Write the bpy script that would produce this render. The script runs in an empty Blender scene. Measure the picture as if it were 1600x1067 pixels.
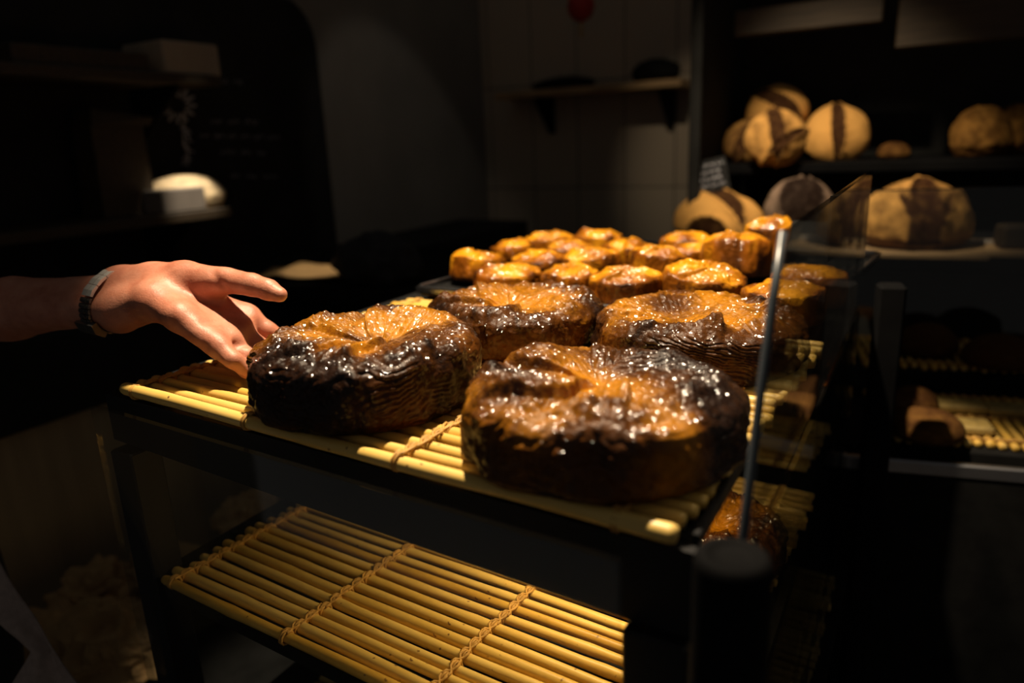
import bpy, math, random
import numpy as np
from mathutils import Vector, Matrix
random.seed(7); rng = np.random.default_rng(7)
SC = bpy.context.scene; COL = SC.collection
PI = math.pi
def R(d): return math.radians(d)

# ------------------------------------------------------------------ camera
F = 1130.0; PITCH = R(15.5); ROLL = R(2.5); YAW = R(30)
ZM = 1.05                                   # top of the upper bamboo mat
CAM = np.array([0, 0, ZM + 0.235])
cf = np.array([-math.sin(YAW)*math.cos(PITCH), math.cos(YAW)*math.cos(PITCH), -math.sin(PITCH)])
r0 = np.array([math.cos(YAW), math.sin(YAW), 0]); u0 = np.cross(r0, cf)
cr = r0*math.cos(ROLL) - u0*math.sin(ROLL); cu = np.cross(cr, cf)
def ray(px, py): return cf + cr*(px-800)/F - cu*(py-533.5)/F
def at(px, py, d): return CAM + ray(px, py)*d            # point seen at a pixel, d metres along the lens axis
def on(px, py, axis, val):
    q = ray(px, py); return CAM + q*((val-CAM[axis])/q[axis])
cam = bpy.data.cameras.new('camera'); co = bpy.data.objects.new('camera', cam); COL.objects.link(co)
cam.sensor_width = 36; cam.lens = 36*F/1600; cam.clip_start = .01
M = Matrix.Identity(4)
for i in range(3):
    M[i][0] = cr[i]; M[i][1] = cu[i]; M[i][2] = -cf[i]; M[i][3] = CAM[i]
co.matrix_world = M; SC.camera = co
cam.dof.use_dof = True; cam.dof.focus_distance = .72; cam.dof.aperture_fstop = 2.6

# ------------------------------------------------------------------ numpy noise
def _h(i, j, k, s):
    n = (i*374761393 + j*668265263 + k*2147483647 + s*974634777) & 0xffffffff
    n = ((n ^ (n >> 13))*1274126177) & 0xffffffff
    n = ((n ^ (n >> 15))*2246822519) & 0xffffffff
    return ((n ^ (n >> 16)) & 0xffff)/32767.5 - 1.0
def noise(x, y, z, s=0):
    x = np.asarray(x, float); y = np.asarray(y, float) + 0*x; z = np.asarray(z, float) + 0*x
    i = np.floor(x).astype(np.int64); j = np.floor(y).astype(np.int64); k = np.floor(z).astype(np.int64)
    a = x-i; b = y-j; c = z-k
    a = a*a*(3-2*a); b = b*b*(3-2*b); c = c*c*(3-2*c)
    v = 0
    for di in (0, 1):
        for dj in (0, 1):
            for dk in (0, 1):
                w = (a if di else 1-a)*(b if dj else 1-b)*(c if dk else 1-c)
                v = v + w*_h(i+di, j+dj, k+dk, s)
    return v
def fbm(x, y, z, s=0, o=4):
    v = 0; A = .5; f = 1
    for q in range(o):
        v = v + A*noise(x*f, y*f, z*f, s+q*17); A *= .5; f *= 2.03
    return v
def sstep(a, b, x):
    t = np.clip((x-a)/(b-a), 0, 1); return t*t*(3-2*t)

# ------------------------------------------------------------------ objects
def tag(o, label=None, cat=None, group=None, kind=None):
    if label: o['label'] = label
    if cat: o['category'] = cat
    if group: o['group'] = group
    if kind: o['kind'] = kind
    return o
def mesh(name, verts, faces, smooth=False):
    me = bpy.data.meshes.new(name)
    me.from_pydata([tuple(map(float, v)) for v in verts], [], [tuple(map(int, f)) for f in faces]); me.update()
    if smooth: me.polygons.foreach_set('use_smooth', [True]*len(me.polygons))
    return me
def link(name, me, mat=None, parent=None, loc=None, rz=0):
    o = bpy.data.objects.new(name, me); COL.objects.link(o)
    if mat is not None and len(me.materials) == 0: me.materials.append(mat)
    if parent is not None: o.parent = parent
    if loc is not None: o.location = loc
    if rz: o.rotation_euler[2] = rz
    return o
def empty(name, loc, rz=0):
    o = bpy.data.objects.new(name, None); COL.objects.link(o); o.empty_display_size = .05
    o.location = loc; o.rotation_euler[2] = rz; return o
def copy_tree(o, parent=None):
    c = o.copy(); COL.objects.link(c); c.parent = parent
    for ch in list(o.children): copy_tree(ch, c)
    return c

class MB:
    """collects simple solids, builds ONE mesh"""
    def __init__(s): s.v = []; s.f = []
    def add(s, v, f):
        n = len(s.v); s.v += [tuple(map(float, p)) for p in v]; s.f += [tuple(i+n for i in q) for q in f]; return s
    def box(s, x0, x1, y0, y1, z0, z1, b=0.0):
        if b <= 0:
            v = [(x0,y0,z0),(x1,y0,z0),(x1,y1,z0),(x0,y1,z0),(x0,y0,z1),(x1,y0,z1),(x1,y1,z1),(x0,y1,z1)]
            return s.add(v, [(3,2,1,0),(4,5,6,7),(0,1,5,4),(1,2,6,5),(2,3,7,6),(3,0,4,7)])
        v = []
        for z, i in ((z0, b), (z0+b, 0), (z1-b, 0), (z1, b)):
            c = b
            for (x, y) in ((x0+i+c, y0+i),(x1-i-c, y0+i),(x1-i, y0+i+c),(x1-i, y1-i-c),(x1-i-c, y1-i),(x0+i+c, y1-i),(x0+i, y1-i-c),(x0+i, y0+i+c)):
                v.append((x, y, z))
        f = [tuple(range(7, -1, -1)), tuple(range(24, 32))]
        for k in range(3):
            for q in range(8): f.append((k*8+q, k*8+(q+1) % 8, k*8+8+(q+1) % 8, k*8+8+q))
        return s.add(v, f)
    def tube(s, pts, rad, n=8, cap=True):
        pts = [np.array(p, float) for p in pts]; m = len(pts)
        rr = rad if hasattr(rad, '__len__') else [rad]*m
        t0 = pts[1]-pts[0]; a = np.array([0, 0, 1.0]) if abs(t0[2]) < .9*np.linalg.norm(t0) else np.array([1.0, 0, 0])
        v = []
        up = None
        for i, p in enumerate(pts):
            t = pts[min(i+1, m-1)] - pts[max(i-1, 0)]; t = t/(np.linalg.norm(t)+1e-12)
            if up is None: up = a - t*(a@t)
            else: up = up - t*(up@t)
            up = up/(np.linalg.norm(up)+1e-12); w = np.cross(t, up)
            for k in range(n):
                g = 2*PI*k/n; v.append(p + rr[i]*(math.cos(g)*up + math.sin(g)*w))
        f = [(i*n+k, i*n+(k+1) % n, (i+1)*n+(k+1) % n, (i+1)*n+k) for i in range(m-1) for k in range(n)]
        if cap: f += [tuple(range(n-1, -1, -1)), tuple((m-1)*n+k for k in range(n))]
        return s.add(v, f)
    def lathe(s, prof, c=(0, 0, 0), n=32):
        v = [(c[0]+r*math.cos(2*PI*k/n), c[1]+r*math.sin(2*PI*k/n), c[2]+z) for r, z in prof for k in range(n)]
        m = len(prof)
        f = [(i*n+k, i*n+(k+1) % n, (i+1)*n+(k+1) % n, (i+1)*n+k) for i in range(m-1) for k in range(n)]
        f += [tuple(range(n-1, -1, -1)), tuple((m-1)*n+k for k in range(n))]
        return s.add(v, f)
    def slab(s, quad, th, nrm=None):
        """a polygon given by points, thickened by th along its normal"""
        q = [np.array(p, float) for p in quad]; n = len(q)
        if nrm is None: nrm = np.cross(q[1]-q[0], q[2]-q[0])
        nrm = np.array(nrm, float); nrm /= np.linalg.norm(nrm)
        v = [p - nrm*th/2 for p in q] + [p + nrm*th/2 for p in q]
        f = [tuple(range(n-1, -1, -1)), tuple(range(n, 2*n))] + [(k, (k+1) % n, n+(k+1) % n, n+k) for k in range(n)]
        return s.add(v, f)
    def build(s, name, mat, parent=None, smooth=False, loc=None, rz=0):
        return link(name, mesh(name, s.v, s.f, smooth), mat, parent, loc, rz)
def local(o, p):      # world point into the frame of an un-scaled, z-rotated empty
    a = -o.rotation_euler[2]; d = np.array(p, float) - np.array(o.location)
    return np.array([d[0]*math.cos(a)-d[1]*math.sin(a), d[0]*math.sin(a)+d[1]*math.cos(a), d[2]])

# ------------------------------------------------------------------ materials
def nt(name):
    m = bpy.data.materials.new(name); m.use_nodes = True; t = m.node_tree
    return m, t, t.nodes['Principled BSDF']
def rampnode(t, stops, fac):
    n = t.nodes.new('ShaderNodeValToRGB'); e = n.color_ramp.elements
    while len(e) < len(stops): e.new(.5)
    for i, (p, c) in enumerate(stops): e[i].position = p; e[i].color = (*c, 1)
    t.links.new(fac, n.inputs[0]); return n.outputs[0]
def noisenode(t, scale, detail=4, rough=.55, coord='Object', stretch=None):
    tc = t.nodes.new('ShaderNodeTexCoord'); n = t.nodes.new('ShaderNodeTexNoise')
    n.inputs['Scale'].default_value = scale; n.inputs['Detail'].default_value = detail; n.inputs['Roughness'].default_value = rough
    src = tc.outputs[coord]
    if stretch:
        mp = t.nodes.new('ShaderNodeMapping'); mp.inputs['Scale'].default_value = stretch; t.links.new(src, mp.inputs[0]); src = mp.outputs[0]
    t.links.new(src, n.inputs['Vector']); return n.outputs['Fac']
def bumpnode(t, b, h, strength, dist):
    n = t.nodes.new('ShaderNodeBump'); n.inputs['Strength'].default_value = strength; n.inputs['Distance'].default_value = dist
    t.links.new(h, n.inputs['Height']); t.links.new(n.outputs[0], b.inputs['Normal']); return n
def plain(name, c, rough=.6, metal=0, vary=.25, scale=12, bump=0, stretch=None, coat=0, spec=.5):
    m, t, b = nt(name)
    lo = tuple(x*(1-vary) for x in c); hi = tuple(min(1, x*(1+vary)) for x in c)
    n = noisenode(t, scale, stretch=stretch)
    t.links.new(rampnode(t, [(.3, lo), (.7, hi)], n), b.inputs['Base Color'])
    b.inputs['Roughness'].default_value = rough; b.inputs['Metallic'].default_value = metal; b.inputs['Specular IOR Level'].default_value = spec
    if coat: b.inputs['Coat Weight'].default_value = coat; b.inputs['Coat Roughness'].default_value = .15
    if bump: bumpnode(t, b, n, bump, .002)
    return m
def glass(name, tint=(.93, .95, .95)):
    m = bpy.data.materials.new(name); m.use_nodes = True; t = m.node_tree; t.nodes.clear()
    out = t.nodes.new('ShaderNodeOutputMaterial'); mx = t.nodes.new('ShaderNodeMixShader')
    tr = t.nodes.new('ShaderNodeBsdfTransparent'); tr.inputs[0].default_value = (*tint, 1)
    gl = t.nodes.new('ShaderNodeBsdfGlossy'); gl.inputs['Roughness'].default_value = .02; gl.inputs[0].default_value = (1, 1, 1, 1)
    lw = t.nodes.new('ShaderNodeLayerWeight'); lw.inputs[0].default_value = .5
    pw = t.nodes.new('ShaderNodeMath'); pw.operation = 'POWER'; pw.inputs[1].default_value = 5
    ma = t.nodes.new('ShaderNodeMath'); ma.operation = 'MULTIPLY_ADD'; ma.inputs[1].default_value = .96; ma.inputs[2].default_value = .04
    t.links.new(lw.outputs['Facing'], pw.inputs[0]); t.links.new(pw.outputs[0], ma.inputs[0]); t.links.new(ma.outputs[0], mx.inputs[0])
    t.links.new(tr.outputs[0], mx.inputs[1]); t.links.new(gl.outputs[0], mx.inputs[2]); t.links.new(mx.outputs[0], out.inputs[0])
    return m
def caramel(name, dark, mid, gold, coat, crystal, cscale, cell, facet, crough):
    """glazed crust: attribute 'bake' says how brown each spot baked, fine sugar grain in the glaze"""
    m, t, b = nt(name)
    at_ = t.nodes.new('ShaderNodeAttribute'); at_.attribute_name = 'bake'
    n = noisenode(t, 90, 5)
    ad = t.nodes.new('ShaderNodeMath'); ad.operation = 'MULTIPLY_ADD'; ad.inputs[1].default_value = .45; t.links.new(n, ad.inputs[0])
    sb = t.nodes.new('ShaderNodeMath'); sb.operation = 'SUBTRACT'; sb.inputs[1].default_value = .225
    t.links.new(at_.outputs['Fac'], ad.inputs[2]); t.links.new(ad.outputs[0], sb.inputs[0])
    t.links.new(rampnode(t, [(.0, dark), (.42, mid), (.8, gold), (1, tuple(min(1, x*1.25) for x in gold))], sb.outputs[0]), b.inputs['Base Color'])
    b.inputs['Roughness'].default_value = .45; b.inputs['Specular IOR Level'].default_value = .15
    ag = t.nodes.new('ShaderNodeAttribute'); ag.attribute_name = 'glaze'; t.links.new(ag.outputs['Fac'], b.inputs['Coat Weight'])
    b.inputs['Coat Roughness'].default_value = crough; b.inputs['Coat IOR'].default_value = 1.5
    g = noisenode(t, cscale, 2, .5); g2 = noisenode(t, cscale*2.9, 2, .5)
    sm = t.nodes.new('ShaderNodeMath'); sm.operation = 'MULTIPLY_ADD'; sm.inputs[1].default_value = .30
    t.links.new(g2, sm.inputs[0]); t.links.new(g, sm.inputs[2])
    bn = bumpnode(t, b, sm.outputs[0], 1, crystal)
    tc = t.nodes.new('ShaderNodeTexCoord'); vo = t.nodes.new('ShaderNodeTexVoronoi'); vo.inputs['Scale'].default_value = cell
    t.links.new(tc.outputs['Object'], vo.inputs['Vector'])
    v1 = t.nodes.new('ShaderNodeVectorMath'); v1.operation = 'SUBTRACT'; v1.inputs[1].default_value = (.5, .5, .5); t.links.new(vo.outputs['Color'], v1.inputs[0])
    v2 = t.nodes.new('ShaderNodeVectorMath'); v2.operation = 'SCALE'; v2.inputs[3].default_value = facet; t.links.new(v1.outputs[0], v2.inputs[0])
    v3 = t.nodes.new('ShaderNodeVectorMath'); v3.operation = 'ADD'; t.links.new(v2.outputs[0], v3.inputs[0]); t.links.new(bn.outputs[0], v3.inputs[1])
    v4 = t.nodes.new('ShaderNodeVectorMath'); v4.operation = 'NORMALIZE'; t.links.new(v3.outputs[0], v4.inputs[0]); t.links.new(v4.outputs[0], b.inputs['Coat Normal'])
    return m
def crust(name, dark, flour):
    m, t, b = nt(name)
    at_ = t.nodes.new('ShaderNodeAttribute'); at_.attribute_name = 'flour'
    n = noisenode(t, 40, 6, .65)
    ad = t.nodes.new('ShaderNodeMath'); ad.operation = 'MULTIPLY_ADD'; ad.inputs[1].default_value = .5; t.links.new(n, ad.inputs[0])
    sb = t.nodes.new('ShaderNodeMath'); sb.operation = 'SUBTRACT'; sb.inputs[1].default_value = .25
    t.links.new(at_.outputs['Fac'], ad.inputs[2]); t.links.new(ad.outputs[0], sb.inputs[0])
    t.links.new(rampnode(t, [(.1, dark), (.45, tuple((a*.7+c*.3) for a, c in zip(dark, flour))), (.75, flour)], sb.outputs[0]), b.inputs['Base Color'])
    b.inputs['Roughness'].default_value = .85; b.inputs['Specular IOR Level'].default_value = .12
    bumpnode(t, b, noisenode(t, 160, 5, .7), .5, .004); return m
def bamboo_mat():
    m, t, b = nt('bamboo')
    oi = t.nodes.new('ShaderNodeObjectInfo')
    n = noisenode(t, 9, 5, .6, stretch=(1, 5, 5))
    ad = t.nodes.new('ShaderNodeMath'); ad.operation = 'MULTIPLY_ADD'; ad.inputs[1].default_value = .45
    t.links.new(oi.outputs['Random'], ad.inputs[0]); t.links.new(n, ad.inputs[2])
    c = rampnode(t, [(.30, (.40, .215, .030)), (.6, (.64, .385, .065)), (1.0, (.76, .52, .15))], ad.outputs[0])
    sp = noisenode(t, 130, 2, .4)
    mx = t.nodes.new('ShaderNodeMix'); mx.data_type = 'RGBA'; mx.blend_type = 'MIX'
    t.links.new(rampnode(t, [(.24, (1, 1, 1)), (.29, (0, 0, 0))], sp), mx.inputs[0]); t.links.new(c, mx.inputs[6]); mx.inputs[7].default_value = (.2, .1, .03, 1)
    t.links.new(mx.outputs[2], b.inputs['Base Color']); b.inputs['Roughness'].default_value = .42
    return m
def skin_mat():
    m, t, b = nt('skin')
    n = noisenode(t, 38, 5, .6)
    t.links.new(rampnode(t, [(.3, (.40, .135, .078)), (.5, (.50, .195, .120)), (.72, (.56, .25, .165))], n), b.inputs['Base Color'])
    b.inputs['Roughness'].default_value = .48; b.inputs['Subsurface Weight'].default_value = .12
    b.inputs['Subsurface Radius'].default_value = (1, .35, .2); b.inputs['Subsurface Scale'].default_value = .004
    f1 = noisenode(t, 420, 4, .6); bumpnode(t, b, f1, .35, .0012); return m
def tile_mat():
    m, t, b = nt('wall_tiles')
    tc = t.nodes.new('ShaderNodeTexCoord'); mp = t.nodes.new('ShaderNodeMapping'); mp.inputs['Rotation'].default_value = (R(90), 0, 0)
    mp.inputs['Location'].default_value = (.06, .02, 0)
    br = t.nodes.new('ShaderNodeTexBrick'); br.offset = 0; br.inputs['Scale'].default_value = 1; br.inputs['Mortar Size'].default_value = .003
    br.inputs['Brick Width'].default_value = .25; br.inputs['Row Height'].default_value = .51
    br.inputs['Color1'].default_value = (.50, .42, .32, 1); br.inputs['Color2'].default_value = (.46, .38, .29, 1); br.inputs['Mortar'].default_value = (.09, .08, .07, 1)
    t.links.new(tc.outputs['Object'], mp.inputs[0]); t.links.new(mp.outputs[0], br.inputs['Vector']); t.links.new(br.outputs['Color'], b.inputs['Base Color'])
    b.inputs['Roughness'].default_value = .45
    return m

BLACK = plain('black_metal', (.010, .010, .011), .5, 0, .2, spec=.2)
BLACKM = plain('black_matte', (.009, .009, .009), .85, 0, .3, 20, spec=.08)
EDGE = plain('glass_edge', (.05, .062, .075), .35, 0, .15)
STEEL = plain('steel', (.5, .5, .52), .28, 1, .1)
DSTEEL = plain('dark_steel', (.20, .19, .18), .3, .8, .2)
SILVER = plain('polished_steel', (.75, .73, .70), .3, .45, .1)
BAMBOO = bamboo_mat()
CORD = plain('cord', (.48, .26, .055), .6, 0, .35, 60, .3)
RUBBER = plain('black_rubber', (.0045, .0045, .005), .8, 0, .2, 20, spec=.06)
BLACKR = plain('black_panel', (.024, .024, .023), .9, 0, .2, 8, spec=.05)
GLASS = glass('clear_glass')
CAKE = caramel('caramel_crust', (.013, .0042, .0014), (.095, .029, .0014), (.37, .145, .005), 1, .0011, 165, 330, 1.05, .13)
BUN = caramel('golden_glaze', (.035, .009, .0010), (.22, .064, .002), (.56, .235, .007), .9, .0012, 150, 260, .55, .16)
CRUST = crust('floured_crust', (.045, .017, .006), (.74, .39, .105))
CRUST2 = crust('dark_floured_crust', (.016, .008, .005), (.30, .205, .145))
CRUST3 = crust('brown_crust', (.06, .024, .006), (.36, .18, .04))
SKIN = skin_mat()
NAIL = plain('nail', (.80, .52, .42), .25, 0, .05)
PLASTER = plain('plaster', (.22, .205, .18), .8, 0, .12, 3, .1)
WAIN = plain('wainscot', (.34, .26, .16), .7, 0, .2, 3, stretch=(1, 6, .5))
TILE = tile_mat()
BOARD = plain('blackboard', (.024, .024, .024), .8, 0, .3, 5, spec=.1)
CHALK = plain('chalk', (.62, .62, .68), .9, 0, .3, 60)
WOOD = plain('shelf_wood', (.42, .27, .13), .6, 0, .3, 8, .1, stretch=(1, 12, 12))
DWOOD = plain('dark_wood', (.045, .03, .016), .6, 0, .3, 8, .1, stretch=(1, 12, 12))
PAPER = plain('kraft_paper', (.50, .32, .14), .8, 0, .25, 14, .4)
WHITE = plain('white_paper', (.22, .19, .165), .7, 0, .08, 20)
CREAM = plain('cream_wrap', (.80, .62, .38), .6, 0, .25, 25, .4)
LINEN = plain('grey_linen', (.30, .235, .21), .9, 0, .15, 90, .3)
CLOTH = plain('black_cloth', (.02, .02, .022), .9, 0, .3, 40)
RED = plain('red_paper', (.5, .03, .02), .6, 0, .2)
FLOOR = plain('floor_tiles', (.09, .075, .06), .6, 0, .2, 4)

# ------------------------------------------------------------------ the room
wl, wb = -2.1, 3.45
tag(MB().box(wl-.1, 1.6, -.6, wb+.1, -.1, 0).build('floor', FLOOR), kind='structure')
tag(MB().box(wl-.1, wl, -.6, wb+.1, 0, 2.9).build('wall_left', PLASTER), kind='structure')
tag(MB().box(wl, 1.6, wb, wb+.1, 0, 2.9).build('wall_back', TILE), kind='structure')

# ------------------------------------------------------------------ display case with the cakes
FX0, FX1, FY0, FY1 = -.775, -.102, .407, 1.30
def fy(x): return .387 - (x+.102)*.0585                    # the front runs slightly askew
case = empty('display_case', (-.42, .85, 0))
tag(case, 'black metal bakery display case with two bamboo-lined shelves and a glass guard', 'display case')
def cpart(name, mb, mat, smooth=False, parent=case):
    o = mb.build(name, mat, None, smooth); o.parent = parent
    if parent is case: o.location = -case.location
    return o
cpart('front_beam', MB().slab([(FX0, fy(FX0)+.013, .979), (FX1, fy(FX1)+.013, .970), (FX1, fy(FX1)+.013, 1.034), (FX0, fy(FX0)+.013, 1.034)], .010), BLACK)
cpart('side_rail', MB().box(-.1095, -.1045, fy(FX1)+.019, 1.50, 1.032, 1.042, .001), BLACK)
cpart('back_rail', MB().box(FX0, -.11, 1.50, 1.512, 1.0, 1.043, .002), BLACK)
cpart('side_rail', MB().box(FX0, FX0+.012, fy(FX0)+.019, 1.50, .992, 1.034, .002), BLACK)
cpart('shelf_board', MB().slab([(FX0+.012, fy(FX0)+.019, 1.031), (-.112, fy(-.112)+.019, 1.031), (-.112, 1.5, 1.031), (FX0+.012, 1.5, 1.031)], .009), BLACKM)
cpart('shelf_board', MB().slab([(FX0+.012, fy(FX0)+.008, .797), (-.09, fy(-.09)+.008, .797), (-.09, FY1-.04, .797), (FX0+.012, FY1-.04, .797)], .016), BLACKM)
cpart('shelf_board', MB().slab([(FX0+.012, fy(FX0)+.008, .537), (-.06, fy(-.06)+.008, .537), (-.06, FY1-.04, .537), (FX0+.012, FY1-.04, .537)], .014), BLACKM)
for (x0, x1, y0, y1) in ((FX0, FX0+.038, fy(FX0), fy(FX0)+.038), (-.150, -.106, fy(-.12), fy(-.12)+.036), (FX0, FX0+.038, FY1-.04, FY1), (-.142, -.106, FY1-.04, FY1)):
    cpart('leg', MB().box(x0, x1, y0+.0, y1, 0, .969, .002), BLACK)
cpart('glass_post', MB().lathe([(.0205, 0), (.0205, 1.064), (.019, 1.069), (.014, 1.071), (.013, 1.069), (.006, 1.069)], (-.0715, .347, 0), 40), RUBBER, True)
# side glass guard: plane X = -.076, front edge leans back as it rises
gx = -.076
prof = [(.393, 1.034), (.430, 1.139), (.474, 1.222), (1.18, 1.222), (1.18, 1.034)]
cpart('side_glass', MB().slab([(gx, y, z) for y, z in prof], .006, (1, 0, 0)), GLASS)
cpart('edge_strip', MB().tube([(gx, y-.0015, z) for y, z in [(.392, 1.03), (.397, 1.055), (.408, 1.085), (.428, 1.135), (.452, 1.185), (.4735, 1.2235)]], .0029, 10), EDGE, True)
cpart('side_glass', MB().box(-.079, -.073, .45, 1.18, .56, 1.02), GLASS)
cpart('front_glass', MB().slab([(-.762, fy(-.762)-.014, .52), (-.146, fy(-.146)-.014, .52), (-.146, fy(-.146)-.014, 1.030), (-.762, fy(-.762)-.014, 1.030)], .006), GLASS)
cpart('added_fill_housing', MB().box(-.35, -.15, .585, .615, 1.012, 1.0255, .002), BLACK)  # added housing, hidden behind the beam, for the fill over the lower mat

# ------------------------------------------------------------------ bamboo mats
def stick_mesh(L, r, s):
    g = random.Random(s); n = 12; m = 26
    ph = g.random()*9; nodes = [L*(g.random()*.25+.12+.3*q) for q in range(3)]
    pts = []; rad = []
    for i in range(m):
        x = L*i/(m-1)
        pts.append((x, .0012*math.sin(x*9+ph), .0007*math.sin(x*13+2*ph)))
        q = r*(1+.06*math.sin(x*7+ph)+.03*math.sin(x*31+ph))
        for nd in nodes: q += r*.13*math.exp(-((x-nd)/.006)**2)
        if i in (0, m-1): q *= .86
        rad.append(q)
    pts = [pts[0]] + [tuple(np.array(pts[0])*.85+np.array(pts[1])*.15)] + pts[1:-1] + [tuple(np.array(pts[-1])*.85+np.array(pts[-2])*.15)] + [pts[-1]]
    rad = [rad[0]] + [rad[1]] + rad[1:-1] + [rad[-2]] + [rad[-1]]
    return mesh('stick', *(lambda b: (b.v, b.f))(MB().tube(pts, rad, n)), True)
STICKS = {}
def bamboo(label, x0, x1, y0, y1, ztop, ties, pitch=.0166, r=.0064, rz=0, loc=None, jitter=.004):
    """sticks along local x, cords across them"""
    L = x1-x0; key = (round(L, 3), r)
    if key not in STICKS: STICKS[key] = [stick_mesh(L, r, q+int(L*1000)) for q in range(6)]
    t = empty('bamboo_mat', loc if loc is not None else ((x0+x1)/2, (y0+y1)/2, ztop-2*r), rz)
    tag(t, label, 'bamboo mat', 'woven bamboo stick mats')
    n = int((y1-y0)/pitch); c = (0, 0) if loc is not None else ((x0+x1)/2, (y0+y1)/2)
    ys = [y0+r+pitch*k-c[1] for k in range(n)]
    jx = []
    for k, y in enumerate(ys):
        j = random.uniform(-jitter, jitter); jx.append(j)
        o = link('stick', random.choice(STICKS[key]), BAMBOO, t, (x0-c[0]+j, y, r))
        o.rotation_euler = (random.random()*6.28, 0, random.uniform(-.004, .004)); q = random.uniform(.86, 1.06); o.scale = (1, q, q)
    for xt in ties:
        b = MB()
        for k, y in enumerate(ys):
            xa = xt-c[0]+random.uniform(-.0015, .0015); rr = r+.0014
            pts = []
            for q in range(19):                       # two turns round the stick ...
                a = -PI/2+2*PI*q/9.0
                pts.append((xa-.0028+.0058*q/18, y-rr*math.cos(a)*1.02, r+rr*math.sin(a)))
            b.tube(pts, .0013, 6)
            if k+1 < len(ys):                         # ... and a crossing strand to the next
                yn = ys[k+1]
                for sgn in (1, -1):
                    pts = [(xa+sgn*.0036, y-.001, r+rr*.98), (xa+sgn*.003, y+pitch*.3, r+rr*.9), (xa, y+pitch*.5, r+rr*.62), (xa-sgn*.003, y+pitch*.72, r+rr*.9), (xa-sgn*.0036, yn+.001, r+rr*.98)]
                    b.tube(pts, .0014, 6)
        b.build('binding', CORD, t, True)
    return t
bamboo('pale bamboo mat under the four large caramel cakes on the top shelf', -.722, -.099, .410, .900, ZM, (-.700, -.515, -.330, -.140), rz=R(-3.6))
bamboo('pale bamboo mat showing just below the front edge of the pastry tray', -.725, -.112, .958, 1.46, ZM-.003, (-.705, -.52, -.335, -.145), rz=R(-3.6))
bamboo('yellow bamboo mat lying nearly empty on the lower shelf below the cakes', -.712, -.106, .408, .985, .82, (-.690, -.500, -.326, -.150), .0166, .0056, rz=R(-3.6))
bamboo('dim bamboo mat at the back of the lower shelf, seen through the side glass', -.742, -.106, 1.04, 1.24, .82, (-.718, -.515, -.338, -.150), .0166, .0056, rz=R(-3.6))
bamboo('dim bamboo mat on the lowest shelf beneath the black glass post', -.69, -.075, .44, 1.20, .558, (-.66, -.50, -.34, -.13), .0166)

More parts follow.
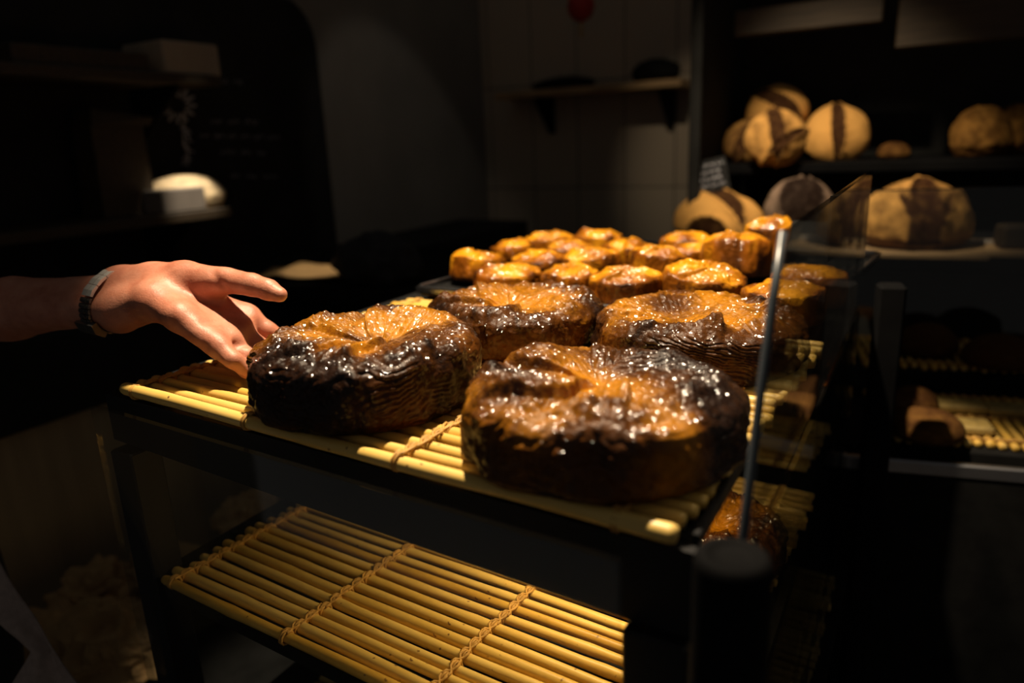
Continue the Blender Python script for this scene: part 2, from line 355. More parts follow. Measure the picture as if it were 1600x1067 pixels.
# ------------------------------------------------------------------ laminated caramel cakes and small pastries
def laminated(name, Rr, H, seed, K=7, nt_=360, nv=170, big=True, dent=(0, 0), swirl=.25):
    g = np.random.default_rng(seed)
    th = np.linspace(0, 2*PI, nt_, endpoint=False); v = np.linspace(0, 1, nv)
    # profile: top 0..0.55, rim 0.55..0.68, side 0.68..1
    vt = .56
    rho = np.where(v < vt, v/vt*.84, 0); z = np.where(v < vt, 1.0, 0)
    k = v >= vt; s = (v[k]-vt)/(1-vt)
    # rounded shoulder, bulging side, tucked foot
    sx = np.interp(s, [0, .08, .18, .30, .45, .65, .85, 1], [.84, .895, .94, .972, .99, 1.0, .985, .93])
    sz = np.interp(s, [0, .08, .18, .30, .45, .65, .85, 1], [1.0, .985, .94, .86, .70, .42, .14, 0])
    rho[k] = sx; z[k] = sz
    ker = np.array([1, 2, 3, 2, 1])/9.
    rho[4:-4] = np.convolve(np.pad(rho, 2, 'edge'), ker, 'valid')[4:-4]; z[4:-4] = np.convolve(np.pad(z, 2, 'edge'), ker, 'valid')[4:-4]
    T, V = np.meshgrid(th, v, indexing='ij'); RH = np.broadcast_to(rho, T.shape).copy(); ZZ = np.broadcast_to(z, T.shape).copy()
    topw = 1-sstep(.50, .66, V)                       # 1 on the top, 0 on the side
    # outline wobble
    cx, sn = np.cos(T), np.sin(T)
    wob = 1 + (.035 if big else .11)*noise(cx*1.3+5, sn*1.3, 0*T, seed) + (.02 if big else .04)*noise(cx*4, sn*4, ZZ*1.5, seed+3)
    ox, oy = dent
    fall = (1-np.clip(RH, 0, 1))**1.2
    X = RH*Rr*cx*wob + ox*fall; Y = RH*Rr*sn*wob + oy*fall
    px_, py_ = X-ox, Y-oy
    lr = np.hypot(px_, py_)/Rr
    ang = np.arctan2(py_, px_) + swirl*lr*2 + .22*noise(X/Rr*2.2, Y/Rr*2.2, 0*X, seed+9)
    # petals
    b = np.sort((np.arange(K) + g.uniform(-.28, .28, K))*2*PI/K)
    a = (ang-b[0]) % (2*PI) + b[0]
    idx = np.clip(np.searchsorted(b, a, side='right')-1, 0, K-1)
    bb = np.append(b, b[0]+2*PI); w = bb[idx+1]-bb[idx]; u = (a-bb[idx])/w
    hk = g.uniform(.5, 1.25, K)[idx]
    step = (u**1.3)*(1-sstep(.93, 1.0, u))
    A = .0105 if big else .0060
    hz = A*hk*step*sstep(.02, .5, lr)
    hz += (-.012*np.exp(-(lr/.30)**2)) if big else (.006*np.exp(-(lr/.55)**2) - .009*sstep(.55, 1, lr))
    # parallel layer lines inside a petal
    dd = bb[idx] + w*g.uniform(.2, .8, K)[idx] - swirl*lr*1.2
    q = -px_*np.sin(dd) + py_*np.cos(dd)
    sp = (.0062 if big else .0050)
    wv = 1.6*fbm(X/Rr*2.4, Y/Rr*2.4, 0*X, seed+21, 3)
    ln = np.abs(np.sin(PI*q/sp + 2.4*wv)); ridge = 1-ln
    rough = sstep(-.15, .3, noise(X/Rr*2.1+9, Y/Rr*2.1, 0*X, seed+33))
    amp = (.0021 if big else .0016)
    hz += -amp*ridge**1.4*(.35+.65*rough)*sstep(.03, .25, lr)
    lump = fbm(X/Rr*3.3, Y/Rr*3.3, ZZ*1.3, seed+41, 4); hz += (.0075 if big else .0055)*lump
    crag = fbm(X/Rr*13, Y/Rr*13, ZZ*5, seed+55, 3); hz += (.0042 if big else .0010)*crag*(.35+1.3*sstep(.5, .95, lr))
    # raised, torn rim
    hz += (.0045 if big else .0004)*np.exp(-((lr-.86)/.13)**2)*(1+1.2*noise(cx*3.1, sn*3.1, 0*T, seed+61))
    # side: slanting folded layers
    zz = ZZ*H
    tl = 2.2 + 1.2*noise(cx*1.7, sn*1.7, 0*T, seed+70)
    fold = fbm(cx*2.6, sn*2.6, ZZ*1.1, seed+77, 3)
    sq = (zz*np.cos(.5) + T*Rr*np.round(tl)*.0 + .9*Rr*noise(cx*1.6, sn*1.6, ZZ*.8, seed+71))/(.0105 if big else .0080) + 4.2*fold
    sl = np.abs(np.sin(PI*sq)); sr = 1-sl
    msk = sstep(-.25, .25, noise(cx*3.3, sn*3.3, ZZ*1.4, seed+72))
    dr = -(.0019 if big else .0012)*sr**1.3*msk + (.010 if big else .0045)*fbm(cx*3.6, sn*3.6, ZZ*1.4, seed+80, 4) + (.0028 if big else .0010)*crag
    Z = ZZ*H + hz*topw*sstep(0, .6, ZZ) + (1-topw)*ZZ*(.004 if big else .002)*lump
    X = X + cx*dr*(1-topw)*sstep(0, .12, ZZ+.05); Y = Y + sn*dr*(1-topw)*sstep(0, .12, ZZ+.05)
    Z = np.maximum(Z, 0)
    # how golden each place baked
    if big:
        bake = .50 + .34*np.exp(-(lr/.42)**2) + .52*noise(X/Rr*2.0+3, Y/Rr*2.0, ZZ, seed+90) + .24*(hk-.85) - .38*sstep(.55, .95, lr)*(.75+.8*noise(cx*2.2, sn*2.2, 0*T, seed+93))
        bake -= .22*sstep(.1, .9, crag+.3*ridge) ; bake += topw*.10*(ridge-.35)
        bake = np.where(V > .62, bake*.85 + .06*(sr-.4) - .08*sstep(.5, .0, ZZ), bake)
    else:
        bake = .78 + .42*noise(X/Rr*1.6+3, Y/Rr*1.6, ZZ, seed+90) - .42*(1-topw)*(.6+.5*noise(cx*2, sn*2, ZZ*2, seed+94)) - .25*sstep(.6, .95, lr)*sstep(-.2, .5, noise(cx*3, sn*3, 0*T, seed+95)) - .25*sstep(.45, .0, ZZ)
    verts = np.stack([X, Y, Z], -1)[:, 1:, :].reshape(-1, 3); nvr = nv-1
    ctop = np.array([[ox, oy, Z[:, 0].mean()]]); cbot = np.array([[0, 0, .0]])
    allv = np.concatenate([verts, ctop, cbot])
    bk = np.concatenate([bake[:, 1:].reshape(-1), [bake[:, 0].mean()], [.1]])
    i = np.arange(nt_); j = np.arange(nvr-1); I, J = np.meshgrid(i, j, indexing='ij'); I2 = (I+1) % nt_
    quads = np.stack([I*nvr+J, I*nvr+J+1, I2*nvr+J+1, I2*nvr+J], -1).reshape(-1, 4)
    me = bpy.data.meshes.new(name); nV = len(allv)
    i2 = (i+1) % nt_
    tris = np.concatenate([np.stack([np.full(nt_, nV-2), i*nvr, i2*nvr], -1), np.stack([np.full(nt_, nV-1), i2*nvr+nvr-1, i*nvr+nvr-1], -1)])
    me.vertices.add(nV); me.vertices.foreach_set('co', allv.ravel())
    loops = np.concatenate([quads.ravel(), tris.ravel()]); me.loops.add(len(loops)); me.loops.foreach_set('vertex_index', loops.astype(np.int32))
    tot = np.concatenate([np.full(len(quads), 4), np.full(len(tris), 3)]); st = np.concatenate([[0], np.cumsum(tot)[:-1]])
    me.polygons.add(len(tot)); me.polygons.foreach_set('loop_start', st.astype(np.int32)); me.polygons.foreach_set('loop_total', tot.astype(np.int32))
    me.polygons.foreach_set('use_smooth', np.ones(len(tot), bool)); me.update(calc_edges=True); me.validate()
    gz = np.clip(.22+.85*sstep(.16, -.02, V-.62) + .25*noise(cx*4, sn*4, ZZ*2, seed+99), .1, 1)
    ag = me.attributes.new('glaze', 'FLOAT', 'POINT'); ag.data.foreach_set('value', np.concatenate([gz[:, 1:].reshape(-1), [1, .1]]).astype(np.float32))
    at_ = me.attributes.new('bake', 'FLOAT', 'POINT'); at_.data.foreach_set('value', np.clip(bk, 0, 1).astype(np.float32))
    return me
CK = 'large caramelised butter cakes on the top shelf'
for (nm, x, y, rr, h, sd, kk, dn, rz, lab) in (
    ('a', -.4595, .5133, .1115, .060, 11, 7, (.012, .014), 20, 'large amber glazed layered cake touched by the open hand'),
    ('b', -.4217, .7392, .1055, .050, 23, 6, (.0, .0), 75, 'large dark caramel cake in the back, between the tray and the cake beside the hand'),
    ('c', -.2015, .7467, .1105, .050, 37, 7, (.02, .01), 140, 'large rugged dark caramel cake partly seen through the side glass'),
    ('d', -.2085, .4905, .1065, .054, 52, 6, (-.02, .015), -35, 'large blurred dark brown cake at the near corner beside the glass edge')):
    o = link('butter_cake', laminated('butter_cake', rr, h, sd, kk, dent=dn), CAKE, None, (x, y, ZM), R(rz)); tag(o, lab, 'cake', CK)
o = link('butter_cake', laminated('butter_cake', .075, .045, 66, 6), CAKE, None, (-.172, .742, .82), R(10))
tag(o, 'brown glazed cake alone on the lower shelf mat, behind the black glass post', 'cake')

# tray
TX, TY, TR = -.392, 1.205, R(-5.5)
tray = empty('baking_tray', (TX, TY, ZM), TR); tag(tray, 'thin dark metal baking tray carrying the small golden pastries', 'tray')
hx, hy = .300, .298
MB().box(-hx, hx, -hy, hy, .0005, .0025).build('tray_base', BLACKM, tray)
rim = MB(); w_ = .004
for pts in ([(-hx, -hy), (hx, -hy), (hx, hy), (-hx, hy), (-hx, -hy)],):
    P = []
    for (ax, ay), (bx_, by_) in zip(pts[:-1], pts[1:]):
        for q in (.02, .98): P.append((ax+(bx_-ax)*q, ay+(by_-ay)*q, .011))
    P.append(P[0]); rim.tube(P, .0022, 8, False)
for (x0, x1, y0, y1) in ((-hx, hx, -hy, -hy+.0015), (-hx, hx, hy-.0015, hy), (-hx, -hx+.0015, -hy, hy), (hx-.0015, hx, -hy, hy)):
    rim.box(x0, x1, y0, y1, .002, .011)
rim.build('rim', STEEL, tray, False)
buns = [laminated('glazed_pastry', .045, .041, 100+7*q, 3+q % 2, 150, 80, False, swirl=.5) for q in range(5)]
G = 'small glazed pastries on the tray'
for i, (x, y, r, h, vz, tilt, rz, lab) in enumerate((
    (-.560, .968, .047, .042, 0, (4, 0), 30, 'small golden pastry, second from the left along the front edge of the tray'),
    (-.457, .972, .044, .046, 1, (0, 0), 120, 'small golden pastry with a bright top glint, third along the front edge of the tray'),
    (-.358, .953, .046, .047, 2, (-6, 3), 200, 'small long-sided golden pastry, fourth along the front edge of the tray'),
    (-.258, .976, .050, .052, 3, (8, 9), 10, 'small humped golden pastry at the front of the tray, left of the glass edge strip'),
    (-.146, .930, .048, .046, 4, (0, 0), 70, 'small golden pastry crossed by the glass edge strip at the tray corner'),
    (-.660, 1.036, .046, .046, 1, (0, -9), 250, 'small flat golden pastry at the far left of the tray, nearest its left rim'),
    (-.672, 1.185, .043, .046, 2, (0, -6), 330, 'small golden pastry behind the far left one, by the left rim of the tray'),
    (-.575, 1.100, .045, .042, 0, (-4, 0), 160, 'small bright golden pastry in the second row, behind the gap at the left'),
    (-.655, 1.308, .047, .048, 3, (0, 0), 45, 'small golden pastry at the back left of the tray, flat-topped'),
    (-.573, 1.222, .043, .046, 4, (0, 0), 280, 'small golden pastry in the third row, in front of the back left two'),
    (-.568, 1.348, .044, .050, 0, (0, 0), 5, 'small domed golden pastry in the back row, second from the left'),
    (-.480, 1.110, .047, .048, 1, (0, 4), 215, 'small glossy golden pastry in the middle of the second row'),
    (-.472, 1.240, .044, .048, 2, (0, 0), 100, 'small pale golden pastry in the third row, right of the middle'),
    (-.378, 1.128, .046, .052, 4, (-8, 0), 300, 'small golden pastry in the second row, behind the long-sided one'),
    (-.385, 1.338, .047, .050, 3, (0, 0), 190, 'small reddish golden pastry in the back row under the rustic loaf'),
    (-.352, 1.238, .040, .045, 0, (0, 0), 60, 'small golden pastry half hidden between the back row and the tall pastry'),
    (-.262, 1.185, .054, .066, 1, (6, 8), 145, 'largest and tallest small pastry, tilted, left of the black card'),
    (-.242, 1.385, .043, .072, 2, (0, 0), 20, 'small golden pastry at the back right, half behind the black card'),
    (-.128, 1.050, .046, .047, 4, (0, 0), 235, 'small dim golden pastry seen through the side glass under the black card'))):
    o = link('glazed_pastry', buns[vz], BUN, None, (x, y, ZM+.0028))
    o.scale = (r/.045*1.14, r/.045*1.0, h/.041*.93); o.rotation_euler = (R(tilt[0]), R(tilt[1]), R(rz))
    o.location.z += .5*r*math.sin(R(max(abs(tilt[0]), abs(tilt[1]))))
    tag(o, lab, 'pastry', G)

# ------------------------------------------------------------------ the open hand
def cs(px, py, d): return np.array([(px-800)/F*d, -(py-533.5)/F*d, d])
def w3(p): return CAM + np.outer(p[:, 0], cr) + np.outer(p[:, 1], cu) + np.outer(p[:, 2], cf)
def cap(P, a, ra, b, rb):
    ab = b-a; t = np.clip(((P-a)@ab)/(ab@ab), 0, 1)
    return np.linalg.norm(P-a-t[:, None]*ab, axis=1) - (ra+(rb-ra)*t)
def smin(a, b, k):
    h = np.clip(.5+.5*(b-a)/k, 0, 1); return b*(1-h)+a*h-k*h*(1-h)
def segd(P, a, b):
    ab = b-a; t = np.clip(((P-a)@ab)/(ab@ab), 0, 1); return np.linalg.norm(P-a-t[:, None]*ab, axis=1)
HD = .0
def J(px, py, d, r): return (cs(px, py, d), r)
elbow = J(-190, 505, .97, .042)
fm = J(20, 486, .885, .033); fm2 = J(20, 478, .87, .030)
wt, wbm = J(192, 450, .828, .0180), J(188, 486, .806, .0180)
arm_chains = [[elbow, fm, wt], [elbow, fm2, wbm]]
palm_chains = [
    ([wt, J(240, 439, .822, .0195), J(290, 438, .812, .0205), J(333, 440, .802, .0155)], .016),      # thenar
    ([wt, J(262, 452, .828, .0165), J(390, 496, .824, .0135)], .019),
    ([wt, J(255, 462, .815, .0165), J(376, 516, .802, .0132)], .019),
    ([wbm, J(245, 468, .798, .0165), J(360, 530, .780, .0128)], .019),
    ([wbm, J(238, 472, .782, .0165), J(280, 495, .766, .0150), J(340, 540, .757, .0122)], .018)]
finger_chains = [
    ([J(318, 440, .806, .0158), J(352, 438, .797, .0142), J(394, 445, .786, .0124), J(420, 453, .780, .0113), J(437, 460, .776, .0085)], .008),
    ([J(384, 493, .826, .0130), J(417, 517, .828, .0110), J(442, 532, .838, .0098), J(462, 540, .850, .0082)], .006),
    ([J(370, 513, .804, .0128), J(402, 540, .804, .0110), J(430, 556, .818, .0098), J(452, 562, .832, .0082)], .006),
    ([J(354, 528, .782, .0122), J(384, 556, .778, .0105), J(408, 574, .794, .0093), J(430, 576, .812, .0078)], .006),
    ([J(336, 538, .758, .0118), J(364, 562, .750, .0096), J(386, 579, .762, .0082), J(404, 587, .776, .0068)], .006)]
creases = [((256, 440, .803), (300, 474, .792), (345, 478, .802)), ((316, 545, .745), (350, 536, .762), (384, 541, .776)), ((318, 505, .757), (352, 498, .775), (388, 484, .808)),
           ((212, 440, .81), (222, 460, .795), (226, 478, .785)), ((334, 428, .787), (345, 440, .785), (356, 452, .786))]
def build_hand():
    h = .0021
    allj = [j for ch in arm_chains for j in ch] + [j for ch, k in palm_chains+finger_chains for j in ch]
    lo = np.min([p-r-.012 for p, r in allj], 0); hi = np.max([p+r+.012 for p, r in allj], 0)
    n = np.ceil((hi-lo)/h).astype(int)+1
    gx_, gy_, gz_ = (lo[k]+h*np.arange(n[k]) for k in range(3))
    D = np.full(n, .05)
    Pg = np.stack(np.meshgrid(gx_, gy_, gz_, indexing='ij'), -1).reshape(-1, 3); Df = D.reshape(-1)
    def chain_d(P, ch, kk):
        d = None
        for (a, ra), (b, rb) in zip(ch[:-1], ch[1:]):
            c = cap(P, a, ra, b, rb); d = c if d is None else smin(d, c, kk)
        return d
    near = np.zeros(len(Pg), bool)
    for ch in arm_chains + [c for c, k in palm_chains+finger_chains]:
        for (a, ra), (b, rb) in zip(ch[:-1], ch[1:]):
            mn = np.minimum(a, b)-max(ra, rb)-.02; mx = np.maximum(a, b)+max(ra, rb)+.02
            near |= np.all((Pg > mn) & (Pg < mx), axis=1)
    P = Pg[near]
    d = chain_d(P, arm_chains[0], .01); d = smin(d, chain_d(P, arm_chains[1], .01), .022)
    for ch, k in palm_chains: d = smin(d, chain_d(P, ch, .010), k)
    for ch, k in finger_chains: d = smin(d, chain_d(P, ch, .004), k)
    for cr_ in creases:
        pts = [cs(*q) for q in cr_]
        e = np.minimum(segd(P, pts[0], pts[1]), segd(P, pts[1], pts[2])); d = d + .0022*np.exp(-(e/.0045)**2)
    d = d - .0012*fbm(P[:, 0]*60, P[:, 1]*60, P[:, 2]*60, 5, 2)
    Df[near] = d; D = Df.reshape(n)
    # surface nets
    s = D < 0
    nx, ny, nz = n-1
    cnt = np.zeros((nx, ny, nz)); acc = np.zeros((nx, ny, nz, 3))
    for ax in range(3):
        for da in (0, 1):
            for db in (0, 1):
                o0 = [0, 0, 0]; oth = [k for k in range(3) if k != ax]; o0[oth[0]] = da; o0[oth[1]] = db
                o1 = list(o0); o1[ax] = 1
                A = D[o0[0]:o0[0]+nx, o0[1]:o0[1]+ny, o0[2]:o0[2]+nz]; B = D[o1[0]:o1[0]+nx, o1[1]:o1[1]+ny, o1[2]:o1[2]+nz]
                c = (A < 0) != (B < 0); t = np.where(c, A/np.where(c, A-B, 1), 0)
                cnt += c
                for k in range(3): acc[..., k] += np.where(c, (o0[k] if k != ax else t), 0)
    act = cnt > 0; ids = np.full(act.shape, -1); ids[act] = np.arange(act.sum())
    ijk = np.argwhere(act); V = lo + h*(ijk + acc[act]/cnt[act][:, None])
    quads = []
    for ax in range(3):
        o = [k for k in range(3) if k != ax]
        sl0 = [slice(1, -1)]*3; sl0[ax] = slice(0, -1)
        A = s[tuple(sl0)]; sl1 = list(sl0); sl1[ax] = slice(1, None); B = s[tuple(sl1)]
        e = np.argwhere(A != B); off = np.array([1, 1, 1]); off[ax] = 0; e = e+off
        ins = s[e[:, 0], e[:, 1], e[:, 2]]
        def cell(d0, d1):
            q = e.copy(); q[:, o[0]] -= d0; q[:, o[1]] -= d1; return ids[q[:, 0], q[:, 1], q[:, 2]]
        Q = np.stack([cell(1, 1), cell(0, 1), cell(0, 0), cell(1, 0)], -1)
        flip = ins if ax != 1 else ~ins
        Q = np.where(flip[:, None], Q, Q[:, ::-1]); quads.append(Q)
    Q = np.concatenate(quads); Q = Q[(Q >= 0).all(1)]
    for it in range(3):                                # even out the voxel steps
        nb = np.zeros_like(V); c = np.zeros(len(V))
        for a, b in ((0, 1), (1, 2), (2, 3), (3, 0)):
            np.add.at(nb, Q[:, a], V[Q[:, b]]); np.add.at(c, Q[:, a], 1); np.add.at(nb, Q[:, b], V[Q[:, a]]); np.add.at(c, Q[:, b], 1)
        V = V*.5 + .5*nb/np.maximum(c, 1)[:, None]
    return mesh('body', w3(V), Q, True)
person = empty('person', w3(np.array([elbow[0]]))[0]); tag(person, 'bare forearm and open palm reaching out to the amber cake, wearing a steel watch', 'person')
def pchild(o): o.parent = person; o.location = -person.location; return o
pchild(link('body', build_hand(), SKIN))
# thumb nail
def nail(name, c, fwd, up, L, W):
    fwd = fwd/np.linalg.norm(fwd); up = up-fwd*(up@fwd); up /= np.linalg.norm(up); sd = np.cross(fwd, up)
    v = []; n = 9
    for i in range(n):
        for k in range(n):
            a = (i/(n-1)-.5)*2; b = (k/(n-1)-.5)*2
            if a < 0: b *= math.sqrt(max(0, 1-(a*.75)**2))
            v.append(c + fwd*a*L/2 + sd*b*W/2 + up*(-.0016*b*b - .0006*a*a))
    f = [(i*n+k, (i+1)*n+k, (i+1)*n+k+1, i*n+k+1) for i in range(n-1) for k in range(n-1)]
    o = link(name, mesh(name, w3(np.array(v)), f, True), NAIL)
    sm = o.modifiers.new('thick', 'SOLIDIFY'); sm.thickness = .0008; return o
a_, b_ = cs(420, 453, .780), cs(437, 460, .776)
pchild(nail('thumbnail', cs(437, 452.0, .779), b_-a_, np.array([.25, 1, .35]), .0125, .0098))
# sleeve, apron and trousers mostly outside the frame
el = w3(np.array([cs(-215, 505, .98)]))[0]; sh = at(-420, 330, 1.18); fo = w3(np.array([cs(-150, 502, .95)]))[0]
pchild(MB().tube([fo, el, (el+sh)/2, sh], [.050, .060, .068, .075], 20).build('sleeve', CLOTH, None, True))
def cloth_panel(name, edgeA, edgeB, mat, folds, amp, seed, nu=40, nw=18):
    A = np.array(edgeA, float); B = np.array(edgeB, float)
    tb = np.linspace(0, 1, len(B)); ta = np.linspace(0, 1, len(A)); tt = np.linspace(0, 1, nu); v = []
    for t in tt:
        a = np.array([np.interp(t, ta, A[:, k]) for k in range(3)]); b = np.array([np.interp(t, tb, B[:, k]) for k in range(3)])
        for k in range(nw):
            w = k/(nw-1); p = a*(1-w)+b*w
            p = p - cf*amp*(math.sin(folds*w*PI+3*t+seed)*.6 + float(noise(t*6, w*3, seed))*.8)
            v.append(p)
    f = [(i*nw+k, (i+1)*nw+k, (i+1)*nw+k+1, i*nw+k+1) for i in range(nu-1) for k in range(nw-1)]
    o = link(name, mesh(name, v, f, True), mat); m_ = o.modifiers.new('thick', 'SOLIDIFY'); m_.thickness = .0025
    return pchild(o)
d1 = .92
o = cloth_panel('apron', [at(-60, 760, d1), at(-20, 840, d1), at(22, 910, d1), at(75, 1000, d1), at(150, 1110, d1)],
    [at(-150, 830, d1), at(-85, 880, d1), at(-36, 935, d1), at(14, 985, d1), at(52, 1018, d1), at(-20, 1130, d1)], LINEN, 2, .006, 1)
pchild(MB().tube([at(-110, 1300, 1.06), at(-150, 1020, 1.06), at(-230, 780, 1.08), at(-330, 560, 1.12), sh], [.13, .145, .15, .15, .11], 24).build('trousers_and_shirt', CLOTH, None, True))

# wristwatch
wc = (J(179, 469, .821, 0)[0]); ax_ = cs(215, 466, .797)-cs(130, 474, .835); ax_ = ax_/np.linalg.norm(ax_)
uu = np.array([.15, .80, .52]); uu = uu-ax_*(uu@ax_); uu /= np.linalg.norm(uu); vv = np.cross(ax_, uu)
ax_ = ax_*.95 - uu*.22; ax_ /= np.linalg.norm(ax_); uu = uu-ax_*(uu@ax_); uu /= np.linalg.norm(uu); vv = np.cross(ax_, uu)
watch = empty('wristwatch', w3(np.array([wc]))[0]); tag(watch, 'steel link wristwatch on the wrist of the reaching arm', 'watch')
def wpart(name, v, f, mat, smooth=False):
    o = link(name, mesh(name, w3(np.array(v)), f, smooth), mat); o.parent = watch; o.location = -watch.location; return o
ea, eb = .0375, .0275
def ring(a, off, rad): return wc + ax_*off + (ea+rad)*math.cos(a)*uu + (eb+rad)*math.sin(a)*vv
def blocks(a0, a1, n, cols, gap, th, wid):
    v = []; f = []
    for i in range(n):
        b0 = a0+(a1-a0)*(i+gap/2)/n; b1 = a0+(a1-a0)*(i+1-gap/2)/n
        for (c0, c1, tk) in cols:
            base = len(v)
            for a in (b0, (b0+b1)/2, b1):
                k = tk*(1.0 if a not in (b0, b1) else .82)
                for off in (c0*wid, c1*wid):
                    v.append(ring(a, off, .0004)); v.append(ring(a, off, th*k))
            for q in range(2):
                s0 = base+q*4; s1 = base+q*4+4
                f += [(s0, s0+2, s1+2, s1), (s0+1, s1+1, s1+3, s0+3), (s0, s1, s1+1, s0+1), (s0+2, s0+3, s1+3, s1+2)]
            f += [(base, base+1, base+3, base+2), (base+8, base+10, base+11, base+9)]
    return v, f
cols3 = ((-.56, -.22, 1), (-.18, .18, 1.3), (.22, .56, 1))
wpart('bracelet', *blocks(R(14), R(246), 23, cols3, .16, .0030, .0175), DSTEEL)
wpart('clasp', *blocks(R(-112), R(12), 6, ((-.5, .0, 1.0), (.03, .5, .9)), .05, .0042, .0175), SILVER)
wpart('watch_case', *blocks(R(165), R(200), 1, ((-1.0, 1.0, 1),), .02, .0085, .018), DSTEEL)

# ------------------------------------------------------------------ breads
def bread(name, rx, ry, rz, seed, cuts, mat, base=.25, flour=.9, nu=96, nv=48, ear=.008, lumps=.03):
    """domed loaf; cuts = (angle, offset, half-width, half-length) dark slashes on the top, in units of the radius"""
    th = np.linspace(0, 2*PI, nu, endpoint=False); ph = np.linspace(0, PI, nv)
    T, Pp = np.meshgrid(th, ph, indexing='ij')
    x = np.sin(Pp)*np.cos(T); y = np.sin(Pp)*np.sin(T); z = np.cos(Pp)
    n = 1 + lumps*2*fbm(x*2.2, y*2.2, z*2.2, seed, 4)
    fl = np.full(x.shape, flour) + .35*fbm(x*4, y*4, z*4, seed+5, 4)
    fl = np.where(z < -.15, fl*.45, fl)
    for (a, off, hw, hl, *qo) in cuts:
        q = x*math.cos(a)+y*math.sin(a)-(qo[0] if qo else 0); s_ = -x*math.sin(a)+y*math.cos(a)-off
        wl_ = hw*np.sqrt(np.clip(1-(q/hl)**2, 0, 1)); d = np.abs(s_)-wl_
        inside = (d < 0) & (z > -.35)
        fl = np.where(inside, .12+.12*fbm(x*9, y*9, z*9, seed+8, 3), fl); n = n + ear/rx*np.exp(-(d/.05)**2)*(z > -.2) - .4*ear/rx*inside
    X, Y = x*rx*n, y*ry*n; Z = np.where(z > 0, z*rz*n, z*rz*n*.55); Z = np.maximum(Z, -rz*.38); Z = Z + rz*.38
    v = np.stack([X, Y, Z], -1).reshape(-1, 3); f = []
    for i in range(nu):
        i2 = (i+1) % nu
        for j in range(nv-1): f.append((i*nv+j, i*nv+j+1, i2*nv+j+1, i2*nv+j))
    me = mesh(name, v, f, True)
    at_ = me.attributes.new('flour', 'FLOAT', 'POINT'); at_.data.foreach_set('value', np.clip(fl, 0, 1).ravel().astype(np.float32))
    return me
ZB, ZS = .973, 1.184          # back counter top, upper bread shelf
def put_bread(me, p, rot, label, cat='bread', group=None, mat=None, name='bread_loaf'):
    o = link(name, me, mat or CRUST, None, tuple(p)); o.rotation_euler = tuple(R(a) for a in rot); return tag(o, label, cat, group)
BG = 'round country loaves on the upper shelf'
def px2(px, py, z): return on(px, py, 2, z)
def atd(px, py, d, z=None):
    p = at(px, py, d); return p if z is None else np.array([p[0], p[1], z])
# upper shelf boules (faces propped toward the shop)
VW = 12   # yaw of the faces toward the customer
put_bread(bread('bread_loaf', .098, .098, .075, 3, ((R(92), .02, .20, 1.0),), CRUST), atd(1302, 250, 2.32, ZS+.062), (62, 0, VW), 'floured round loaf with one dark upright band, standing apart at the right of the heap', group=BG)
put_bread(bread('bread_loaf', .092, .092, .072, 5, ((R(95), .08, .22, .95), (R(35), -.45, .12, .7)), CRUST, flour=.60), atd(1207, 252, 2.24, ZS+.058), (58, 0, VW+8), 'floured round loaf with dark slashes, at the front of the heap on the upper shelf', group=BG)
put_bread(bread('bread_loaf', .098, .098, .075, 6, ((R(-38), .0, .26, 1.0),), CRUST), atd(1212, 212, 2.42, ZS+.135), (58, 0, VW), 'floured round loaf crossed by a slanting dark band, topmost of the heap', group=BG)
put_bread(bread('bread_loaf', .080, .080, .06, 8, ((R(60), .0, .3, 1.0),), CRUST, flour=.4), atd(1168, 256, 2.40, ZS+.05), (58, 0, VW), 'dim brown round loaf peeking out at the left of the heap', group=BG)
put_bread(bread('bread_loaf', .155, .090, .102, 9, ((R(-38), .0, .24, 1.0), (R(8), -.98, .09, .7)), CRUST, ear=.014), px2(1125, 372, ZB)+np.array([-.012, .035, 0]), (10, 0, -20), 'rustic cream and brown loaf just above the small pastries')
put_bread(bread('bread_loaf', .094, .090, .085, 12, ((R(90), 0, .60, .78),), CRUST2, flour=.66), atd(1242, 312, 2.06)-np.array([-.012, .01, .04]), (60, 0, 14), 'dark brown domed loaf dusted with flour, right of the rustic loaf', mat=CRUST2)
bd = px2(1432, 403, ZB)
put_bread(bread('bread_loaf', .130, .11, .118, 14, ((R(90), .03, .25, .90, -.93), (R(62), -.62, .06, .3, -.55), (R(118), .62, .06, .3, -.55)), CRUST, flour=.60), bd+np.array([-.012, .115, .016]), (6, 0, 14), 'big domed floured loaf with a dark arch in front, on a wooden board behind glass')
o = MB().box(-.147, .147, -.02, .24, 0, .014, .003).build('serving_board', WOOD, None, False, tuple(bd+np.array([0, 0, 0])), R(6)); tag(o, 'pale wooden board under the big domed loaf', 'board')
b2 = px2(1600, 402, ZB)
o = MB().box(-.085, .10, -.02, .20, 0, .014, .003).build('serving_board', WOOD, None, False, tuple(b2), R(6)); tag(o, 'pale wooden board cut by the right edge of the picture', 'board')
o = MB().box(-.05, .05, -.035, .035, 0, .055, .006).build('bread_packet', DWOOD, None, False, tuple(b2+np.array([-.004, .06, .0142])), R(12)); tag(o, 'dim brown packet on the board at the right edge', 'packet')
o = MB().box(-.036, .036, -.02, .02, 0, .020, .003).build('white_packet', WHITE, None, False, tuple(px2(1527, 392, ZB)+np.array([.0, .04, .0005])), R(12)); tag(o, 'small white packet between the domed loaf and the brown packet', 'packet')
for k, (px_, lab) in enumerate(((1525, 'rough orange-brown loaf on the upper shelf, left one of two'), (1585, 'rough orange-brown loaf on the upper shelf, right one cut by the picture edge'))):
    put_bread(bread('bread_loaf', .078, .075, .10, 20+k, (), CRUST3, flour=.55, lumps=.09), atd(px_, 268, 2.1, ZS), (0, 0, 20*k), lab, mat=CRUST3)
